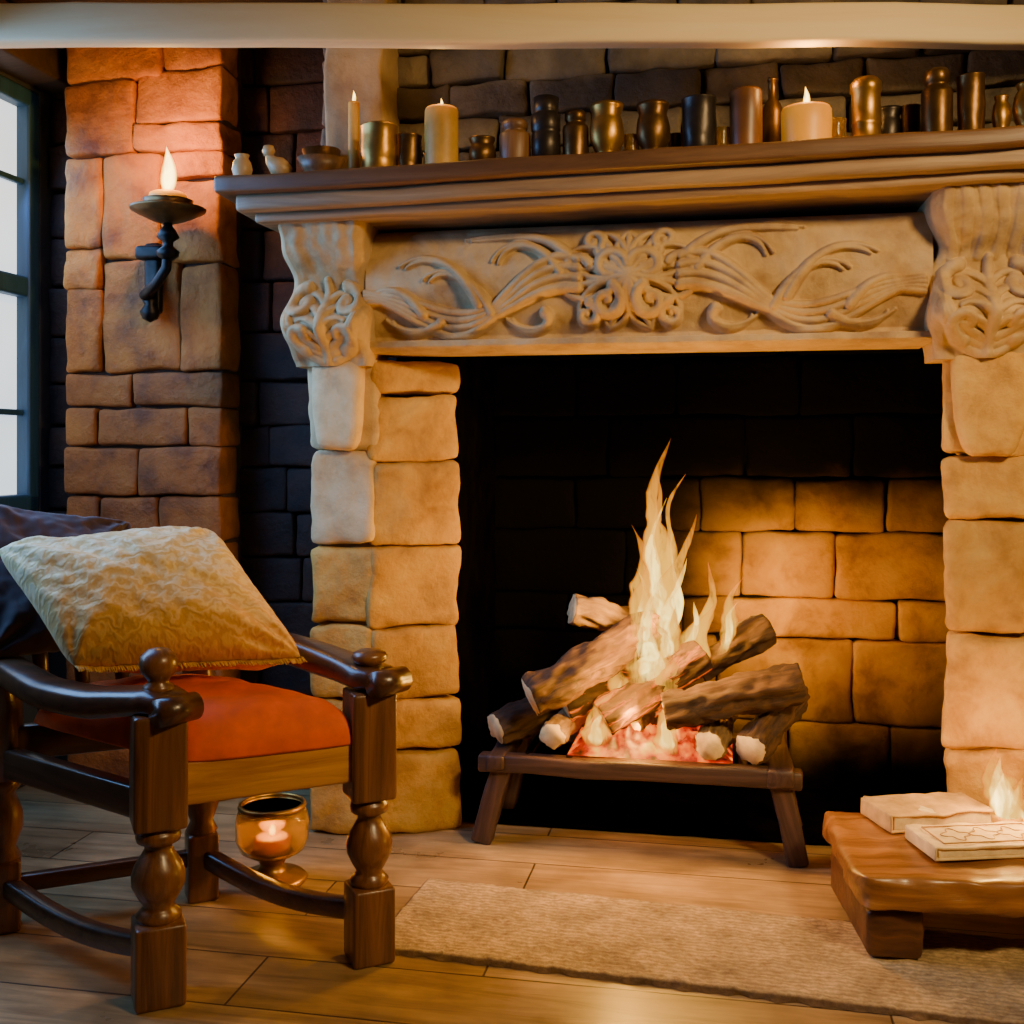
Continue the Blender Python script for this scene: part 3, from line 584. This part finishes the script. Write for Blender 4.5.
# ---------------------------------------------------------------- armchair
FL=(-.63,1.96);FRt=(-.275,2.12);BL=(-1.04,2.25);BR=(-.68,2.41); ra=math.radians(24)
ch=empty('armchair',(-.655,2.185,0),label='antique dark turned wood armchair with orange velvet seat',category='armchair')
def leg(p,ztop,k=1.):
    b=B(); R=rotz(ra); b.rbox((p[0],p[1],.073),(.080*k,.080*k,.146),.008,(2,2,4),rot=R)
    b.lathe([(r*k,z) for r,z in [(.028,.14),(.034,.148),(.036,.156),(.028,.165),(.024,.172),(.034,.19),(.042,.208),(.043,.225),(.037,.245),(.027,.262),(.022,.272),(.022,.28),(.034,.286),(.036,.295),(.034,.304),(.026,.31),(.026,.32)]],(p[0],p[1],0),30)
    b.rbox((p[0],p[1],(.312+ztop)/2),(.084*k,.084*k,ztop-.312),.008,(2,2,5),rot=R)
    return mk('leg',b,M_chz,origin=(p[0],p[1],0),parent=ch)
leg(FL,.515,1.1);leg(FRt,.52,1.03)
for p,dd in ((BL,(-.05,.035)),(BR,(-.045,.032))):
    b=B(); b.rbox((p[0],p[1],.073),(.066,.066,.146),.008,(2,2,4),rot=rotz(ra)); b.lathe([(.026,.14),(.034,.15),(.024,.17),(.038,.21),(.036,.24),(.022,.28),(.034,.295),(.026,.32)],(p[0],p[1],0))
    b.tube([(p[0],p[1],.31),(p[0],p[1],.45),(p[0]+dd[0]*.5,p[1]+dd[1]*.5,.58),(p[0]+dd[0],p[1]+dd[1],.70)],[.033,.032,.028,.024],16,up=(1,0,0),power=5); mk('leg',b,M_chz,origin=(p[0],p[1],0),parent=ch)
def lerp(a,b_,t): return tuple(a[i]+(b_[i]-a[i])*t for i in range(len(a)))
for p,zf,k,kr in ((FL,.552,.92,.90),(FRt,.556,.50,.92)):
    b=B().lathe([(r*kr,z*k) for r,z in [(.02,-.01),(.030,0),(.03,.01),(.020,.016),(.022,.022),(.034,.036),(.038,.052),(.034,.068),(.020,.080),(0,.084)]],(p[0],p[1],zf)); mk('finial',b,M_chz,origin=(p[0],p[1],zf),parent=ch)
def arm(p,q,zs_,bow):
    fx,fy=(p[0]-q[0]),(p[1]-q[1]); ln=math.hypot(fx,fy); fx/=ln;fy/=ln; pts=[];rad=[]
    for i,t in enumerate(np.linspace(-.10,1.0,24)):
        z=np.interp(t,[-.1,0,.3,.6,1],zs_); o=bow*math.sin(math.pi*max(0,t)); pts.append((p[0]+(q[0]-p[0])*t-fy*o,p[1]+(q[1]-p[1])*t+fx*o,z)); rad.append((np.interp(t,[-.1,0,.15,1],[.038,.048,.040,.034]),np.interp(t,[-.1,0,.3,1],[.018,.024,.028,.026])))
    b=B().tube(pts,rad,20,power=3.2); b.tube([(pts[0][0]-fy*.040,pts[0][1]+fx*.040,zs_[0]-.006),(pts[0][0]+fy*.040,pts[0][1]-fx*.040,zs_[0]-.006)],[.025,.025],18)
    mk('armrest',b,M_chd,origin=(p[0],p[1],zs_[1]),parent=ch)
arm(FL,BL,[.53,.536,.515,.515,.54],-.03); arm(FRt,BR,[.545,.545,.56,.575,.59],.02)
beam('front_rail',(FL[0],FL[1],.385),(FRt[0],FRt[1],.390),.050,.080,M_rail,parent=ch,label='honey coloured front seat rail')
beam('side_rail',(FL[0],FL[1],.345),(BL[0],BL[1],.345),.035,.06,M_chd,parent=ch); beam('side_rail',(FRt[0],FRt[1],.38),(BR[0],BR[1],.38),.035,.07,M_chd,parent=ch); beam('back_rail',(BL[0],BL[1],.38),(BR[0],BR[1],.38),.035,.07,M_chd,parent=ch)
for a,c_ in ((FL,BL),(FRt,BR)):
    b=B(); pts=[(*lerp(a,c_,t),.095-.028*math.sin(math.pi*t)) for t in np.linspace(0,1,14)]; b.tube(pts,[(.018,.020)]*14,14,power=4); mk('stretcher',b,M_chd,origin=(*lerp(a,c_,.5),.09),parent=ch)
beam('stretcher',(BL[0],BL[1],.09),(BR[0],BR[1],.09),.03,.035,M_chd,parent=ch)
bt=(-.05,.035)
beam('back_rail',(BL[0]+bt[0],BL[1]+bt[1],.68),(BR[0]+bt[0],BR[1]+bt[1],.68),.035,.06,M_chd,parent=ch)
b=B(); 
for t in (.2,.4,.6,.8):
    p=lerp(BL,BR,t); b.tube([(p[0],p[1],.40),(p[0]-.015,p[1]+.01,.55),(p[0]-.045,p[1]+.032,.67)],[.012,.016,.011],10)
mk('backrest',b,M_chd,origin=(-.86,2.33,.4),parent=ch,label='turned spindle backrest')
def cushion():
    b=B(); A=np.array(FL);Bv=np.array(FRt)-A;Cv=np.array(BL)-A; n=48; top=[];bot=[]
    for i in range(n):
        rt=[];rb=[]
        for j in range(n):
            s_=-1+2*i/(n-1);t_=-1+2*j/(n-1); s_=math.sin(s_*math.pi/2);t_=math.sin(t_*math.pi/2)
            e=(max(0,1-abs(s_)**8)*max(0,1-abs(t_)**8))**.5
            ss=.5+.5*s_*.86; tt=.425+.5*t_*1.0
            q=1-.03*(abs(s_)**4*abs(t_)**4); p=A+Bv*(.5+(ss-.5)*q)+Cv*(.425+(tt-.425)*q)
            zt_=.427+e*(.074+.028*(1-s_*s_)*(1-t_*t_))+.006*noise.noise(Vector((p[0]*18,p[1]*18,0)))*e; rt.append((p[0],p[1],zt_)); rb.append((p[0],p[1],.427-.012*e))
        top.append(rt);bot.append(rb)
    b.grid(np.array(top),flip=True); b.grid(np.array(bot)); return mk('seat_cushion',b,M_velvet,origin=(-.65,2.18,.44),parent=ch,label='orange red velvet seat cushion')
cushion()
def pillow(name,BLc,BRc,TRc,TLc,th,mat,label,wr=.009,fringe=False):
    c=[np.array(x,float) for x in (BLc,BRc,TRc,TLc)]; nrm=np.cross(c[1]-c[0],c[3]-c[0]); nrm/=np.linalg.norm(nrm); n=90; cen=sum(c)/4
    b=B(); rim=[]
    for sg in (1,-1):
        P=[]
        for i in range(n):
            row=[]
            for j in range(n):
                s_=math.sin((-1+2*i/(n-1))*math.pi/2);t_=math.sin((-1+2*j/(n-1))*math.pi/2)
                s2=s_*(1-.05*(1-t_*t_)-.06*(abs(t_)**6)); t2=t_*(1-(.09 if t_>0 else .03)*(1-s_*s_)-.05*(abs(s_)**6)); a=(s2+1)/2; d=(t2+1)/2
                p=c[0]*(1-a)*(1-d)+c[1]*a*(1-d)+c[2]*a*d+c[3]*(1-a)*d; k=max(0,(1-s_**4)*(1-t_**4))
                h=th*k**.42*(.60+.40*(1-s_*s_*.6)*(1-t_*t_*.6))
                fold=0
                for (qs,qt) in ((-1,-1),(1,-1),(1,1),(-1,1)):
                    rr_=math.hypot(s_-qs,t_-qt); an=math.atan2(t_-qt,s_-qs); fold+=math.sin(an*10+qs)*math.exp(-(rr_/.75)**2)
                crease=-math.exp(-((s_*.7+t_*.5-.1+.15*math.sin(t_*4))/.12)**2)*.008+.006*noise.noise(Vector((s_*5+t_*2,t_*2,7)))
                w=(wr*noise.noise(Vector((s_*1.8,t_*2.4,sg*3)))+.009*fold+crease)*min(1,k*3)
                edge=.004*noise.noise(Vector((s_*9,t_*9,9)))
                row.append(p+nrm*(sg*h+w+edge)+(c[3]-c[0])*edge)
            P.append(row)
        P=np.array(P); b.grid(P,flip=(sg<0)); rim=P[:,0]
    x=Vector(c[1]-c[0]).normalized(); z=Vector(nrm); y=z.cross(x); Lm=Matrix(((x.x,y.x,z.x,cen[0]),(x.y,y.y,z.y,cen[1]),(x.z,y.z,z.z,cen[2]),(0,0,0,1))); inv=np.array(Lm.inverted())
    V=np.concatenate(b.v); V=V@inv[:3,:3].T+inv[:3,3]; b.v=[V]
    o=mk(name,b,mat,local=Lm,label=label,category='pillow')
    if fringe:
        f=B(); dn=-(c[3]-c[0]); dn/=np.linalg.norm(dn)
        for q in np.linspace(.01,.99,190):
            i=q*(n-1); k=int(i); p=rim[k]*(1-(i-k))+rim[min(k+1,n-1)]*(i-k); l=random.uniform(.016,.028); j=np.array([random.uniform(-.3,.3),random.uniform(-.3,.3),0])
            d0=dn*.6+nrm*.55+j*.5; d0/=np.linalg.norm(d0); f.tube([p,p+d0*l*.5,p+d0*l+np.array([0,0,-.004])],[.0022,.0024,.0008],5)
        V=np.concatenate(f.v); V=V@inv[:3,:3].T+inv[:3,3]; f.v=[V]
        mk('fringe',f,M_fringe,local=Lm,parent=o,label='shaggy ochre gold fringe')
    return o
M_fringe=plain('ochre_fringe',(.60,.33,.06),.7,sc=60)
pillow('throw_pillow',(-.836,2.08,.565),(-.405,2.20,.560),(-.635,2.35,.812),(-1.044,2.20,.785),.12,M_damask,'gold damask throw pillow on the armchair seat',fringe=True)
pillow('throw_pillow',(-1.05,2.19,.56),(-.80,2.40,.56),(-.86,2.50,.82),(-1.16,2.34,.88),.05,M_plum,'dark plum cushion leaning on the chair back')

# ---------------------------------------------------------------- lantern behind chair
lx,ly=-.545,2.50
ln=empty('candle_lantern',(lx,ly,0),label='amber glass and brass candle lantern on the floor',category='lantern')
b=B().lathe([(.075,0),(.08,.008),(.072,.016),(.035,.024),(.026,.04),(.034,.055),(.05,.062),(0,.062)],(lx,ly,0)); mk('base',b,M_brass,origin=(lx,ly,0),parent=ln)
b=B().lathe([(.05,.062),(.072,.075),(.082,.10),(.082,.14),(.074,.172),(.071,.172),(.078,.14),(.078,.10),(.068,.078),(.045,.066)],(lx,ly,0),36); mk('glass_jar',b,M_glass,origin=(lx,ly,.06),parent=ln)
b=B().lathe([(.075,.168),(.077,.172),(.075,.178),(.069,.180),(.069,.174),(.069,.168)],(lx,ly,0),36); mk('rim',b,M_brass,origin=(lx,ly,.16),parent=ln)
b=B().lathe([(.04,.068),(.042,.10),(.03,.104),(0,.10)],(lx,ly,0)); mk('candle',b,M_wax,origin=(lx,ly,.068),parent=ln)
flame(ln,(lx,ly,.103),.060,.015,ID)

# ---------------------------------------------------------------- rug
b=B(); P=[];tn=[]
rr=Matrix.Rotation(math.radians(-3.5),4,'Z')
RX0,RX1,RY0,RY1=0,1.75,-.36,0
nx,ny=300,70
for i in range(nx):
    row=[]
    for j in range(ny):
        x=RX0+(RX1-RX0)*i/(nx-1); y=RY0+(RY1-RY0)*j/(ny-1); e=min(1,min(i,nx-1-i,j,ny-1-j)/1.5)
        if j in (0,ny-1): y+=.012*noise.noise(Vector((x*30,j,0)))
        row.append((x,y,.001+e*(.011+.003*noise.noise(Vector((x*25,y*25,0)))+.003*noise.noise(Vector((x*90,y*90,2))))))
        tn.append(0 if min(j,ny-1-j)<2 or min(i,nx-1-i)<2 else .5)
    P.append(row)
b.grid(np.array(P),flip=True,tint=tn)
mk('rug',b,M_rug,frame=FR,local=Matrix.Translation((.375,-.235,0))@rr,label='rough woven beige rug on the floor before the hearth',category='rug')

# ---------------------------------------------------------------- low table
TF=Matrix.Translation((.650,2.06,0))@Matrix.Rotation(math.radians(-4),4,'Z')
tb=empty('low_table',(.36,.20,0),TF,label='low rustic live edge wooden table',category='table')
def slab(V):
    W=V.copy()
    for i,p in enumerate(V):
        e=noise.noise(Vector((p[0]*5,p[1]*5,1.3)))*.016+noise.noise(Vector((p[0]*16,p[1]*16,5+p[2]*30)))*.012
        if abs(p[1])>.18: W[i,1]+=e
        if abs(p[0])>.32: W[i,0]+=e
        W[i,2]+=.006*noise.noise(Vector((p[0]*7,p[1]*7,2)))+.005*noise.noise(Vector((p[0]*20,p[1]*20,2)))
    return W
b=B(); b.rbox((.37,.205,.142),(.72,.40,.066),.014,(56,34,5),fn=slab); mk('tabletop',b,M_table,origin=(.37,.205,.14),frame=TF,parent=tb,label='thick reddish brown live edge slab')
for x in (.075,.65):
    b=B(); b.rbox((x,.20,.063),(.105,.345,.094),.014,(5,12,5),amp=.007,freq=12); mk('leg',b,M_tabled,origin=(x,.20,.015),frame=TF,parent=tb,label='chunky rough timber block foot')
b=B(); b.rbox((.36,.20,.085),(.50,.06,.045),.008,(5,1,1)); mk('crossbar',b,M_tabled,origin=(.36,.20,.09),frame=TF,parent=tb)
def book(c,w,d,h,rot,cm,label,deco=True):
    Lm=Matrix.Translation(c)@Matrix.Rotation(rot,4,'Z'); e=bpy.data.objects.new('book',None); scene.collection.objects.link(e); place(e,Lm); tag(e,label,'book','books on the low table')
    b=B().rbox((0,0,.002),(w,d,.005),.002,(2,2,1)); b.rbox((0,0,h-.002),(w,d,.005),.002,(14,10,1),amp=.006,freq=16); b.rbox((-w/2+.002,0,h/2),(.006,d,h),.003,(1,4,3),amp=.003,freq=20)
    if deco:
        for k in (-1,1): b.rbox((0,k*d*.36,h+.0015),(w*.80,.002,.003),.0008,(1,1,1),mat=1)
        for k in (-1,1): b.rbox((k*w*.40,0,h+.0015),(.002,d*.72,.003),.0008,(1,1,1),mat=1)
        for i in range(3):
            b.tube([(w*(-.22+.22*i)+.024*math.cos(a)*(1+.3*math.cos(4*a)),d*.20*math.sin(a)*(1+.3*math.cos(4*a)),h+.0015) for a in np.linspace(0,2*math.pi,40)],[.0010]*40,5,mat=1)
    mk('cover',b,[cm,M_line],local=Lm,parent=e)
    b=B().rbox((.003,0,h/2),(w-.012,d-.01,h-.006),.002,(2,2,6),amp=.002,freq=60); mk('pages',b,M_paper,local=Lm,parent=e)
book((.895,2.375,.181),.235,.13,.036,math.radians(10),M_cover,'thick worn tan leather book on the low table',False)
book((.950,2.215,.181),.27,.13,.026,math.radians(6),M_cover2,'thin cream clothbound book with ornamental cover')
fx,fy=1.055,2.345
sc=empty('stub_candle',(fx,fy,.179),ID,label='stubby candle with a tall ragged flame beside the books',category='candle')
b=B().lathe([(.033,0),(.034,.006),(.032,.018),(.028,.022),(.01,.018),(0,.018)],(fx,fy,.179),28,wob=.03); mk('wax_body',b,M_wax,origin=(fx,fy,.179),parent=sc)
b=B().tube([(fx,fy,.195),(fx+.001,fy,.205),(fx+.003,fy,.212)],[.002]*3,6,up=(0,1,0)); mk('wick',b,M_wick,origin=(fx,fy,.2),parent=sc)
b=B()
for (o0,o1,w_,bd,ph,mi) in (((0,0,.165),(-.022,0,.345),.052,.012,.4,0),((.014,0,.17),(.036,0,.285),.036,.008,1.,0),((0,0,.17),(-.014,0,.325),.038,.008,.5,1),((.010,0,.17),(.026,0,.265),.026,.005,1.,1),((0,.004,.17),(-.006,.004,.29),.034,.005,.5,2)):
    tongue(b,(fx+o0[0],fy+o0[1],o0[2]),(fx+o1[0],fy+o1[1],o1[2]),w_,bd,ph,mat=mi)
mk('flame',b,[M_flame,M_flamei,M_flamec],origin=(fx,fy,.2),parent=sc,label='tall ragged bright flame')

# ---------------------------------------------------------------- lights
def pt(c,e,col,r=.03,frame=FR):
    l=bpy.data.lights.new('light','POINT'); l.energy=e; l.color=col; l.shadow_soft_size=r; o=bpy.data.objects.new('light',l); scene.collection.objects.link(o); o.matrix_world=frame@Matrix.Translation(c)
def area(c,tgt,e,col,sx,sy,spread=180):
    l=bpy.data.lights.new('area','AREA'); l.energy=e; l.color=col; l.shape='RECTANGLE'; l.size=sx; l.size_y=sy; l.spread=math.radians(spread); o=bpy.data.objects.new('area',l); scene.collection.objects.link(o)
    d=Vector(tgt)-Vector(c); o.matrix_world=Matrix.Translation(c)@d.to_track_quat('-Z','Y').to_matrix().to_4x4()
fire=(1,.50,.07)
pt((.90,.03,.60),18,fire,.05); pt((1.08,.30,.58),5.5,fire,.06); pt((.78,-.03,.42),4.5,fire,.03); pt((.82,.04,.335),4,(1,.42,.04),.02)
pt((-.43,.05,1.80),7,(1,.47,.05),.03); pt((1.218,-.16,1.82),1.1,(1,.52,.13),.02); pt((.387,-.17,1.84),.6,(1,.52,.13),.02); pt((.143,-.12,1.90),.2,(1,.55,.2),.015)
pt((lx,ly,.135),1.6,(1,.56,.10),.02,ID); pt((1.03,2.28,.34),4.5,(1,.52,.09),.02,ID)
Wc=FR@Vector((ul+.06,-.4,1.4)); Wt=FR@Vector((.2,.1,.75)); area(Wc,Wt,30,(.12,.40,1),1.2,1.1,140)
area((1.4,.5,2.10),(.40,2.6,.74),17,(1,.68,.31),.40,.30,82)
w=bpy.data.worlds.new('world'); scene.world=w; w.use_nodes=True; w.node_tree.nodes['Background'].inputs[0].default_value=(1,.62,.34,1); w.node_tree.nodes['Background'].inputs[1].default_value=.012
# ---------------------------------------------------------------- camera
cd=bpy.data.cameras.new('camera'); cam=bpy.data.objects.new('camera',cd); scene.collection.objects.link(cam)
cam.location=(0,0,.98); cam.rotation_euler=(math.pi/2,0,0); cd.lens=1100/1024*36; cd.sensor_width=36; cd.shift_y=-.0605; cd.clip_start=.02
scene.camera=cam
